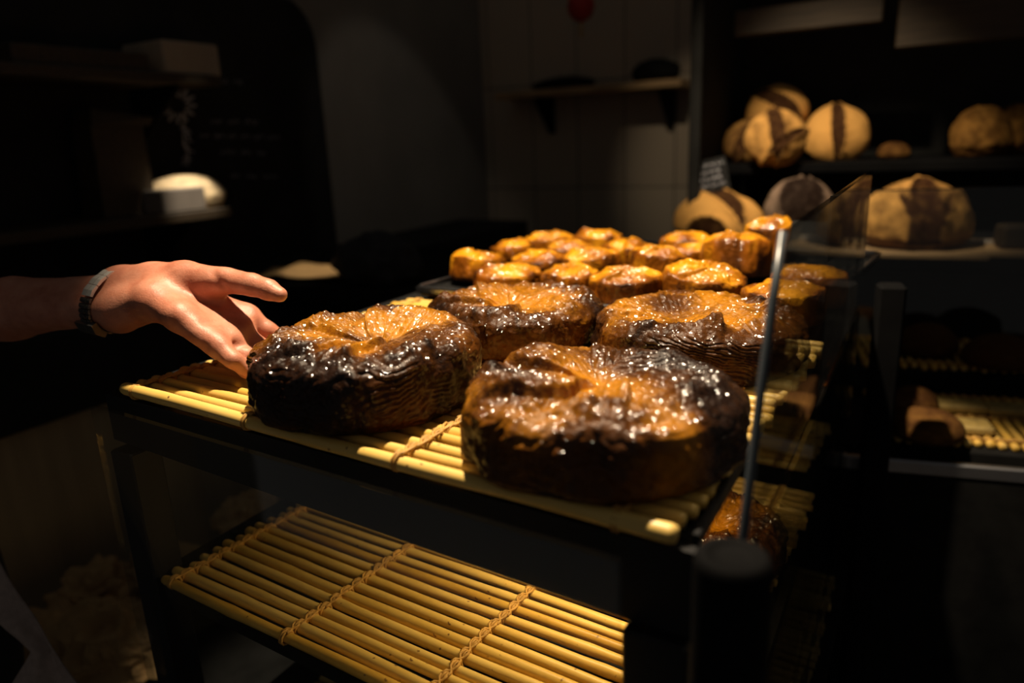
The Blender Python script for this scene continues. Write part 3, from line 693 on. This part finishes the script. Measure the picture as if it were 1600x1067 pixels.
put_bread(bread('bread_roll', .045, .035, .035, 31, (), CRUST3, flour=.25, lumps=.08), atd(1394, 262, 2.2, ZS), (0, 0, 0), 'small dim roll between the round loaves and the orange-brown loaves', cat='bread roll', mat=CRUST3, name='bread_roll')

# bread counter and shelf unit
rack = empty('bread_rack', (.1, 2.5, 0)); tag(rack, 'black wall unit with a counter and an upper bread shelf behind the glass cases', 'shelf unit')
def rpart(name, mb, mat): o = mb.build(name, mat); o.parent = rack; o.location = -rack.location; return o
rx0 = on(1076, 200, 1, 2.22)[0]
rpart('counter', MB().box(rx0+.05, 1.2, 2.02, 2.78, .93, ZB, .004), RUBBER)
rpart('cabinet', MB().box(rx0+.05, 1.2, 2.08, 2.78, 0, .93), BLACKR)
rpart('back_panel', MB().box(rx0+.02, 1.2, 2.78, 2.81, 0, 2.6), BLACKR)
rpart('shelf', MB().box(rx0+.05, 1.2, 2.38, 2.78, ZS-.03, ZS, .003), RUBBER)
rpart('side_panel', MB().box(rx0, rx0+.035, 2.22, 2.81, .0, 2.6, .003), BLACKR)
q0, q1 = on(1146, 58, 1, 2.4), on(1378, 40, 1, 2.4)
rpart('fascia', MB().box(q0[0], q1[0], 2.40, 2.43, q0[2], q0[2]+.075, .004), DWOOD)
q0, q1 = on(1398, 76, 1, 2.4), on(1640, 60, 1, 2.4)
rpart('fascia', MB().box(q0[0], q1[0], 2.40, 2.43, q0[2], q0[2]+.13, .004), DWOOD)
# price slates
def slate(label, px, py, d, W, Hh, rz, lean, lines, seed, base_z=None, spike=0):
    p = at(px, py, d) if base_z is None else on(px, py, 2, base_z)
    t = empty('price_slate', p, R(rz)); tag(t, label, 'sign')
    c, s_ = math.cos(R(lean)), math.sin(R(lean))
    MB().slab([(-W/2, 0, 0), (W/2, 0, 0), (W/2, s_*Hh, c*Hh), (-W/2, s_*Hh, c*Hh)], .004).build('slate', BOARD, t)
    if spike: MB().tube([(0, 0, .004), (0, 0, -spike)], .002, 6).build('spike', STEEL, t)
    if lines:
        g = random.Random(seed); b = MB()
        for k in range(lines):
            y = Hh*(.82-.62*k/max(1, lines-1)); x = -W*.40
            while x < W*(.1+.3*g.random()):
                L = W*g.uniform(.08, .22); pts = []
                for q in range(9):
                    zz = y+Hh*.055*math.sin(q*2.2+g.random())+g.uniform(-1, 1)*Hh*.02
                    pts.append((x+L*q/8, s_*zz-.003*c, c*zz+.003*s_))
                b.tube(pts, .0011, 5); x += L+W*.035
        b.build('chalk_writing', CHALK, t)
    return t
slate('small black slate with chalk handwriting, stuck in the top of the rustic loaf', 1112, 300, 2.20, .112, .098, 12, 10, 4, 3, None, .09).rotation_euler[1] = R(-12)
slate('black card on the tray side, in front of the pastry at the back right', 1262, 394, 1.12, .062, .048, -10, 20, 0, 4)
cardq = [on(1300, 306, 0, -.082), on(1343, 300, 0, -.082), on(1336, 374, 0, -.082), on(1290, 411, 0, -.082)]
o = MB().slab(cardq, .003, (1, 0, 0)).build('price_card', BOARD); tag(o, 'slanted black card hanging on the inside of the side glass', 'card')

# ------------------------------------------------------------------ second case at the right (turned 12 degrees)
C2 = empty('stepped_case', (-.075, 1.325, 0), R(12)); tag(C2, 'dark stepped display case with a steel front rail, at the right', 'display case')
S1, S2 = .736, .792
MB().box(.0, .62, .045, .33, .0, S1-.013, .003).build('lower_step', BLACKM, C2)
MB().box(.0, .62, .331, .57, .0, S2-.013, .003).build('upper_step', BLACKM, C2)
MB().box(-.03, .62, .0, .014, .690, .716, .003).build('front_rail', plain('brushed_rail', (.30, .30, .32), .4, 1, .1), C2)
MB().box(-.03, .62, .002, .012, .0, .689).build('front_panel', BLACKM, C2)
q = local(C2, at(1380, 430, 1.22)); q2 = local(C2, at(1350, 900, 1.22))
MB().box(q[0]-.020, q[0]+.020, -.075, -.035, 0, q[2], .004).build('post', RUBBER, C2)
ga, gb = on(1345, 302, 1, 1.78), on(1700, 296, 1, 1.78)
la, lb = local(C2, ga), local(C2, gb)
MB().box(la[0], .62, .47, .476, S2, la[2]+.003).build('guard_glass', GLASS, C2)
MB().box(la[0], .62, .4695, .4765, la[2]+.003, la[2]+.006).build('glass_edge', EDGE, C2)
def mat2(label, e1a, e1b, e2a, e2b, ztop, ties):
    r = .0064
    lo_ = np.array([-math.sin(R(12))*e2a, math.cos(R(12))*e2a]); 
    o_ = np.array([C2.location[0], C2.location[1]]) + lo_ + np.array([math.cos(R(12)), math.sin(R(12))])*e1b
    return bamboo(label, 0, e2b-e2a, 0, e1b-e1a, ztop, ties, .0185, r, R(102), (o_[0], o_[1], ztop-2*r))
mat2('dim bamboo mat on the lower step of the stepped case at the right', .05, .48, .06, .325, S1, (.018, .13, .245))
mat2('dim bamboo mat on the upper step of the stepped case at the right', .05, .48, .34, .565, S2, (.015, .11, .21))
def c2pt(px, py, z): return on(px, py, 2, z)
put_bread(bread('glazed_bun', .060, .055, .040, 41, (), CRUST3, flour=.20, lumps=.03), c2pt(1447, 684, S1), (0, 0, 0), 'round brown bun at the front of the stepped case', cat='bun', mat=CRUST3, name='glazed_bun')
for px_, py_, sd, lab in ((1400, 640, 43, 'round brown bun close behind the black post of the stepped case'), (1425, 628, 44, 'brown bun half hidden behind the front bun of the stepped case')):
    put_bread(bread('glazed_bun', .045, .045, .036, sd, (), CRUST3, flour=.10), c2pt(px_, py_+14, S1), (0, 0, 0), lab, cat='bun', mat=CRUST3, name='glazed_bun')
for px_, py_, w, lab in ((1500, 672, .10, 'flat yellowish slab cake at the front of the stepped case, right of the bun'), (1490, 640, .11, 'flat yellowish slab cake behind the front slab of the stepped case'), (1590, 648, .11, 'flat yellowish slab cake at the right edge of the stepped case')):
    p = c2pt(px_, py_, S1)
    o = MB().box(-w/2, w/2, -.025, .025, 0, .018, .005).build('slab_cake', plain('slab', (.30, .21, .06), .6, 0, .3, 50, .4), None, False, tuple(p), R(12)); tag(o, lab, 'slab cake')
for px_, py_, rr, sd, lab in ((1445, 552, .065, 51, 'dark round loaf on the upper step, left end'), (1560, 572, .07, 53, 'dark round loaf on the upper step toward the right edge')):
    put_bread(bread('bread_loaf', rr, rr*.8, .05, sd, (), CRUST3, flour=.05), c2pt(px_, py_, S2), (0, 0, 10), lab, mat=CRUST3)

# ------------------------------------------------------------------ left side: counter, wall shelves, blackboard
CX = -1.7; CT = .905
cnt = empty('side_counter', (-1.9, 1.6, 0)); tag(cnt, 'dark-topped L-shaped counter along the left wall behind the arm', 'counter')
def kpart(name, mb, mat): o = mb.build(name, mat); o.parent = cnt; o.location = -cnt.location; return o
kpart('worktop', MB().box(wl+.002, CX, -.2, wb-.3, .708, CT, .004), BLACKR)
kpart('worktop_return', MB().box(CX+.001, -1.10, 1.50, 2.30, .86, CT, .004), BLACKM)
kpart('return_panel', MB().box(CX-.028, -1.13, 1.53, 2.28, 0, .859), BLACKM)
kpart('front_panel', MB().box(wl+.002, CX-.03, -.2, wb-.3, .0, .706), WAIN)
def wavy_sheet(name, c, W, D, rz, seed, mat, amp, th=.002):
    v = []; n = 26; m = 18
    for i in range(n):
        for k in range(m):
            x = (i/(n-1)-.5)*W; y = (k/(m-1)-.5)*D
            v.append((x, y, .004+amp*(1+float(noise(x*9, y*9, seed)))+amp*2.2*math.exp(-((x+W*.22)/.04)**2)))
    f = [(i*m+k, (i+1)*m+k, (i+1)*m+k+1, i*m+k+1) for i in range(n-1) for k in range(m-1)]
    o = link(name, mesh(name, v, f, True), mat, None, tuple(c), rz); s_ = o.modifiers.new('thick', 'SOLIDIFY'); s_.thickness = th; return o
pc = on(488, 432, 2, CT)
tag(wavy_sheet('paper_sheet', pc+np.array([0, 0, .001]), .34, .22, R(24), 2, PAPER, .008), 'crumpled sheet of brown paper on the side counter beyond the thumb', 'paper')
bg = on(585, 440, 2, CT)
def lump(name, c, rx, ry, rz, seed, mat, amp=.25, fr=2.6, rot=0, n=(60, 36), pinch=0):
    th = np.linspace(0, 2*PI, n[0], endpoint=False); ph = np.linspace(0.001, PI-.001, n[1]); T, P_ = np.meshgrid(th, ph, indexing='ij')
    x = np.sin(P_)*np.cos(T); y = np.sin(P_)*np.sin(T); z = np.cos(P_)
    k = 1+amp*2*fbm(x*fr, y*fr, z*fr, seed, 4) + amp*.8*np.abs(noise(x*fr*2, y*fr*2, z*fr*2, seed+3))
    if amp >= .3: k = 1 + .55*fbm(x*1.3, y*1.3, z*1.3, seed, 2) - .45*np.abs(noise(x*2.1, y*2.1, z*2.1, seed+3)) + .22*np.abs(noise(x*4.3, y*4.3, z*4.3, seed+8))
    X = x*rx*k; Y = y*ry*k; Z = np.maximum(z*rz*k, -rz*.55)+rz*.55
    v = np.stack([X, Y, Z], -1).reshape(-1, 3); nv = n[1]
    f = [(i*nv+j, i*nv+j+1, ((i+1) % n[0])*nv+j+1, ((i+1) % n[0])*nv+j) for i in range(n[0]) for j in range(nv-1)]
    return link(name, mesh(name, v, f, amp < .3), mat, None, tuple(c), R(rot))
tag(lump('cloth_bundle', bg+np.array([.0, .02, .0005]), .14, .11, .085, 4, CLOTH, .14, 1.6), 'dark rounded cloth bundle on the side counter, right of the brown paper', 'bundle')
# wall shelves
def wshelf(label, pa, pb, z, depth, th, mat):
    y0, y1 = min(pa, pb), max(pa, pb)
    t = empty('wall_shelf', (wl+depth/2, (y0+y1)/2, z)); tag(t, label, 'shelf')
    MB().box(-depth/2+.001, depth/2, -(y1-y0)/2, (y1-y0)/2, -th, 0, .003).build('shelf_board', mat, t)
    for yy in (-(y1-y0)*.3, (y1-y0)*.42):
        MB().slab([(-depth/2+.001, yy, -th), (-depth/2+.001, yy, -th-.16), (-depth/2+.03, yy, -th-.16), (depth/2-.03, yy, -th-.012), (depth/2-.03, yy, -th)], .012, (0, 1, 0)).build('bracket', BLACKM, t)
    return t
SX = wl+.26
e = on(362, 323, 0, SX); ZL = e[2]
wshelf('dark lower wall shelf at the left carrying the wrapped loaf', -.1, e[1], ZL, .26, .028, DWOOD)
e2 = on(342, 118, 0, SX); ZU = e2[2]
wshelf('dark upper wall shelf at the left carrying the long box', -.1, e2[1]+.01, ZU, .26, .028, DWOOD)
# wrapped loaf: white box with a paper-wrapped top
a = on(252, 331, 0, SX-.02); b = on(352, 322, 0, SX-.02)
t = empty('wrapped_loaf', (SX-.10, (a[1]+b[1])/2, ZL)); tag(t, 'cream paper-wrapped loaf in a white carton on the lower wall shelf', 'packet')
Lh = (b[1]-a[1])/2
MB().box(-.075, .095, -Lh, Lh*.30, .001, .066, .004).build('carton', WHITE, t)
l = lump('wrapped_top', (0, 0, 0), .088, Lh*1.12, .064, 6, CREAM, .05, 1.6); l.parent = t; l.location = (-.012, Lh*.42, .002)
a = on(258, 112, 0, SX-.03); b = on(345, 118, 0, SX-.03)
o = MB().box(-.09, .09, -(b[1]-a[1])/2, (b[1]-a[1])/2, 0, .088, .004).build('carton_box', plain('pale_card', (.34, .28, .21), .8, 0, .12, 10), None, False, (SX-.115, (a[1]+b[1])/2, ZU+.0005)); tag(o, 'plain brown box at the end of the upper wall shelf', 'box')
a = on(20, 84, 0, SX-.06); b = on(235, 110, 0, SX-.06)
o = MB().box(-.08, .08, -(b[1]-a[1])/2, (b[1]-a[1])/2, 0, .05, .004).build('carton_box', DWOOD, None, False, (SX-.125, (a[1]+b[1])/2-.01, ZU+.0005)); tag(o, 'long flat dark box lying left of the brown box on the upper wall shelf', 'box')
a = on(162, 330, 0, SX-.09); b = on(245, 325, 0, SX-.09)
tb = empty('paper_bag', (SX-.14, (a[1]+b[1])/2, ZL+.0005)); tag(tb, 'dim upright paper bag with a folded top, left of the wrapped loaf', 'bag')
hb = (b[1]-a[1])/2; 
MB().add([(-.05,-hb,0),(.05,-hb,0),(.05,hb,0),(-.05,hb,0),(-.045,-hb*.85,.24),(.045,-hb*.85,.24),(.045,hb*1.05,.24),(-.045,hb*1.05,.24)],[(3,2,1,0),(4,5,6,7),(0,1,5,4),(1,2,6,5),(2,3,7,6),(3,0,4,7)]).build('bag_body', DWOOD, tb)
MB().add([(-.045,-hb*.85,.241),(.05,-hb*.85,.241),(.05,hb*1.3,.241),(-.045,hb*1.3,.241),(-.035,-hb*.7,.285),(.04,-hb*.7,.285),(.055,hb*1.45,.262),(-.04,hb*1.45,.262)],[(3,2,1,0),(4,5,6,7),(0,1,5,4),(1,2,6,5),(2,3,7,6),(3,0,4,7)]).build('folded_top', DWOOD, tb)
# arched blackboard
pr = [on(523, 398, 0, wl+.012), on(512, 250, 0, wl+.012)]
yb1 = pr[1][1]; zb0 = CT+.002
ytop = on(440, -5, 0, wl+.012); zsh = on(492, 80, 0, wl+.012)
bb_ = empty('blackboard', (wl+.001, .6, zb0)); tag(bb_, 'tall arched blackboard with faded chalk drawing on the left wall', 'blackboard')
arc = [(-.4, zb0), (yb1, zb0), (yb1, zsh[2])]
rad_ = yb1-ytop[1]
for k in range(1, 9):
    g_ = PI/2*k/8; arc.append((yb1-rad_*(1-math.cos(g_)), zsh[2]+(ytop[2]-zsh[2])*math.sin(g_)))
arc.append((-.4, arc[-1][1]))
o = MB().slab([(wl+.009, y, z) for y, z in arc], .014, (1, 0, 0)).build('slate', BOARD); o.parent = bb_; o.location = -bb_.location
ch = MB(); g = random.Random(12)
def cpt(px, py): return on(px, py, 0, wl+.018)
for k, ln in enumerate(((330, 190, 400), (312, 212, 425), (345, 238, 420), (340, 128, 380), (360, 275, 430))):
    x = ln[0]
    while x < ln[2]:
        L = g.uniform(10, 24); ch.tube([cpt(x+L*q/8, ln[1]+.02*(x-ln[0])+5*math.sin(q*2.3+k)*g.uniform(.3, 1)) for q in range(9)], .0016, 5); x += L+g.uniform(4, 12)
o = ch.build('chalk_writing', plain('faint_chalk', (.30, .30, .34), .9, 0, .3, 60)); o.parent = bb_; o.location = -bb_.location
ch = MB()
cxp, cyp = 278, 165
for k in range(12):                                   # wreath of leaves
    a0 = k*2*PI/12; r1 = 13; bx = cxp+r1*math.cos(a0); by = cyp+r1*math.sin(a0)
    for s_ in (-.45, .45): ch.tube([cpt(bx+q*2.6*math.cos(a0+s_*(1-q/6)), by+q*2.6*math.sin(a0+s_*(1-q/6))) for q in range(7)], .0018, 5)
for k in range(10):
    ex, ey = 291+g.uniform(-6, 6), 195+k*6; ch.tube([cpt(ex+q*g.uniform(-1.5, 2.5), ey+q*1.6) for q in range(6)], .0016, 5)
ch.tube([cpt(284+k*1.0+2*math.sin(k), 180+k*8) for k in range(11)], .0018, 5)
o = ch.build('chalk_drawing', CHALK); o.parent = bb_; o.location = -bb_.location
# shelf on the tiled wall
pa, pb = on(772, 140, 1, wb-.22), on(1064, 122, 1, wb-.22)
t = empty('wall_shelf', ((pa[0]+pb[0])/2, wb-.11, pb[2])); tag(t, 'wooden shelf with lit front edge on the tiled back wall', 'shelf')
Wd = (pb[0]-pa[0])/2
MB().box(-Wd, Wd, -.11, .109, -.032, .0, .003).build('shelf_board', WOOD, t)
for xx in (-Wd*.55, Wd*.78):
    MB().slab([(xx, .109, -.033), (xx, .109, -.20), (xx, .08, -.20), (xx, -.07, -.05), (xx, -.07, -.033)], .02, (1, 0, 0)).build('bracket', BLACKM, t)
c = on(1025, 113, 1, wb-.12)
tag(lump('dark_basket', (c[0], wb-.12, pb[2]+.0005), .11, .075, .062, 9, BLACKM, .06, 2.0), 'dark rounded basket at the right end of the wooden wall shelf', 'basket')
c = on(880, 122, 1, wb-.12)
tag(lump('dark_bowl', (c[0], wb-.12, pb[2]+.0005), .16, .08, .035, 10, BLACKM, .06, 2.0), 'low dark bowl at the left of the wooden wall shelf', 'bowl')
c = on(908, 34, 1, wb-.45)
t = empty('paper_lantern', tuple(c)); tag(t, 'small red paper lantern hanging at the top before the tiled wall', 'lantern')
MB().lathe([(.015, .0), (.045, .02), (.058, .06), (.045, .10), (.015, .12)], (0, 0, 0), 20).build('shade', RED, t, True)
MB().tube([(0, 0, .121), (0, 0, 1.35)], .002, 6).build('cord', CLOTH, t)
MB().tube([(0, 0, -.001), (0, 0, -.06)], [.006, .010], 8).build('tassel', PAPER, t)

# crumpled brown paper bags heaped in a low bin by the counter
for k, (px_, py_, d, s_, sd, lab) in enumerate((
    (90, 1010, 1.50, .15, 61, 'crumpled brown paper bag heaped at the bottom left, next to the grey apron'),
    (190, 1000, 1.42, .13, 62, 'crumpled brown paper bag at the bottom left, close to the front glass edge'),
    (150, 930, 1.58, .13, 63, 'crumpled brown paper bag at the top of the bottom left heap'),
    (385, 800, 1.66, .09, 64, 'crumpled brown paper bag just beyond the left ends of the lower mat'),
    (250, 900, 1.60, .11, 65, 'dark crumpled paper bag behind the left leg of the display case'))):
    p = at(px_, py_, d); s_ *= .86
    tag(lump('paper_bag', (p[0], p[1], p[2]-s_*.6), s_, s_*.9, s_*.85, sd, PAPER, .34, 1.9, 40*k), lab, 'bag', 'crumpled brown paper bags on the low bench')
zb_ = .06
tb_ = empty('low_bench', (-1.25, .75, 0)); tag(tb_, 'low dark bench under the crumpled paper bags', 'bench')
MB().box(-.40, .32, -.55, .55, .20, .24, .004).build('bench_top', BLACKM, tb_)
for sx_ in (-.36, .28):
    for sy_ in (-.5, .5): MB().box(sx_-.02, sx_+.02, sy_-.02, sy_+.02, 0, .2).build('leg', BLACKM, tb_)

# ------------------------------------------------------------------ light
def spot(name, loc, to, watts, ang, blend, rad, col):
    l = bpy.data.lights.new(name, 'SPOT'); l.energy = watts; l.spot_size = R(ang); l.spot_blend = blend; l.shadow_soft_size = rad; l.color = col
    o = bpy.data.objects.new(name, l); COL.objects.link(o); o.location = loc
    o.rotation_euler = (Vector(to)-Vector(loc)).to_track_quat('-Z', 'Y').to_euler(); return o
WARM = (1, .80, .55)
spot('ceiling_spot', (-.50, .82, 2.42), (-.365, .86, 1.05), 225, 52, .28, .022, WARM)
spot('bread_spot', (-.60, 1.30, 2.6), (-.22, 2.35, 1.02), 150, 33, .8, .03, WARM)
spot('tile_spot', (-.72, 1.6, 2.65), (-.90, 3.45, 1.15), 26, 24, .9, .03, WARM)
e_ = at(300, 292, 2.1)
spot('shelf_spot', (e_[0]+.62, e_[1]+.25, 2.55), tuple(e_), 150, 8.5, .6, .03, (1, .84, .62))
spot('wall_spot', (-.9, 1.9, 2.8), (-2.1, 2.75, .95), 4.5, 34, .3, .03, (1, .86, .70))
spot('counter_spot', (-1.2, 1.9, 2.6), tuple(pc), 70, 9, .7, .03, WARM)
la_ = bpy.data.lights.new('added_mat_fill', 'AREA'); la_.shape = 'RECTANGLE'; la_.size = .18; la_.size_y = .012; la_.energy = 1.05; la_.color = (1, .70, .33)  # added fill: stands in for light reaching the lower mat through the side gap
lo_ = bpy.data.objects.new('added_mat_fill', la_); COL.objects.link(lo_); lo_.location = (-.25, .60, 1.0105); lo_.rotation_euler = (R(-14), 0, 0)
wd = bpy.data.worlds.new('world'); SC.world = wd; wd.use_nodes = True
bgn = wd.node_tree.nodes['Background']; bgn.inputs[0].default_value = (1, .93, .85, 1); bgn.inputs[1].default_value = .042

vs = SC.view_settings; vs.view_transform = 'Standard'; vs.look = 'None'; vs.gamma = 1; vs.use_curve_mapping = False; vs.exposure = 0
SC.display_settings.display_device = 'sRGB'
SC.cycles.max_bounces = 8; SC.cycles.transparent_max_bounces = 16; SC.cycles.sample_clamp_indirect = 4
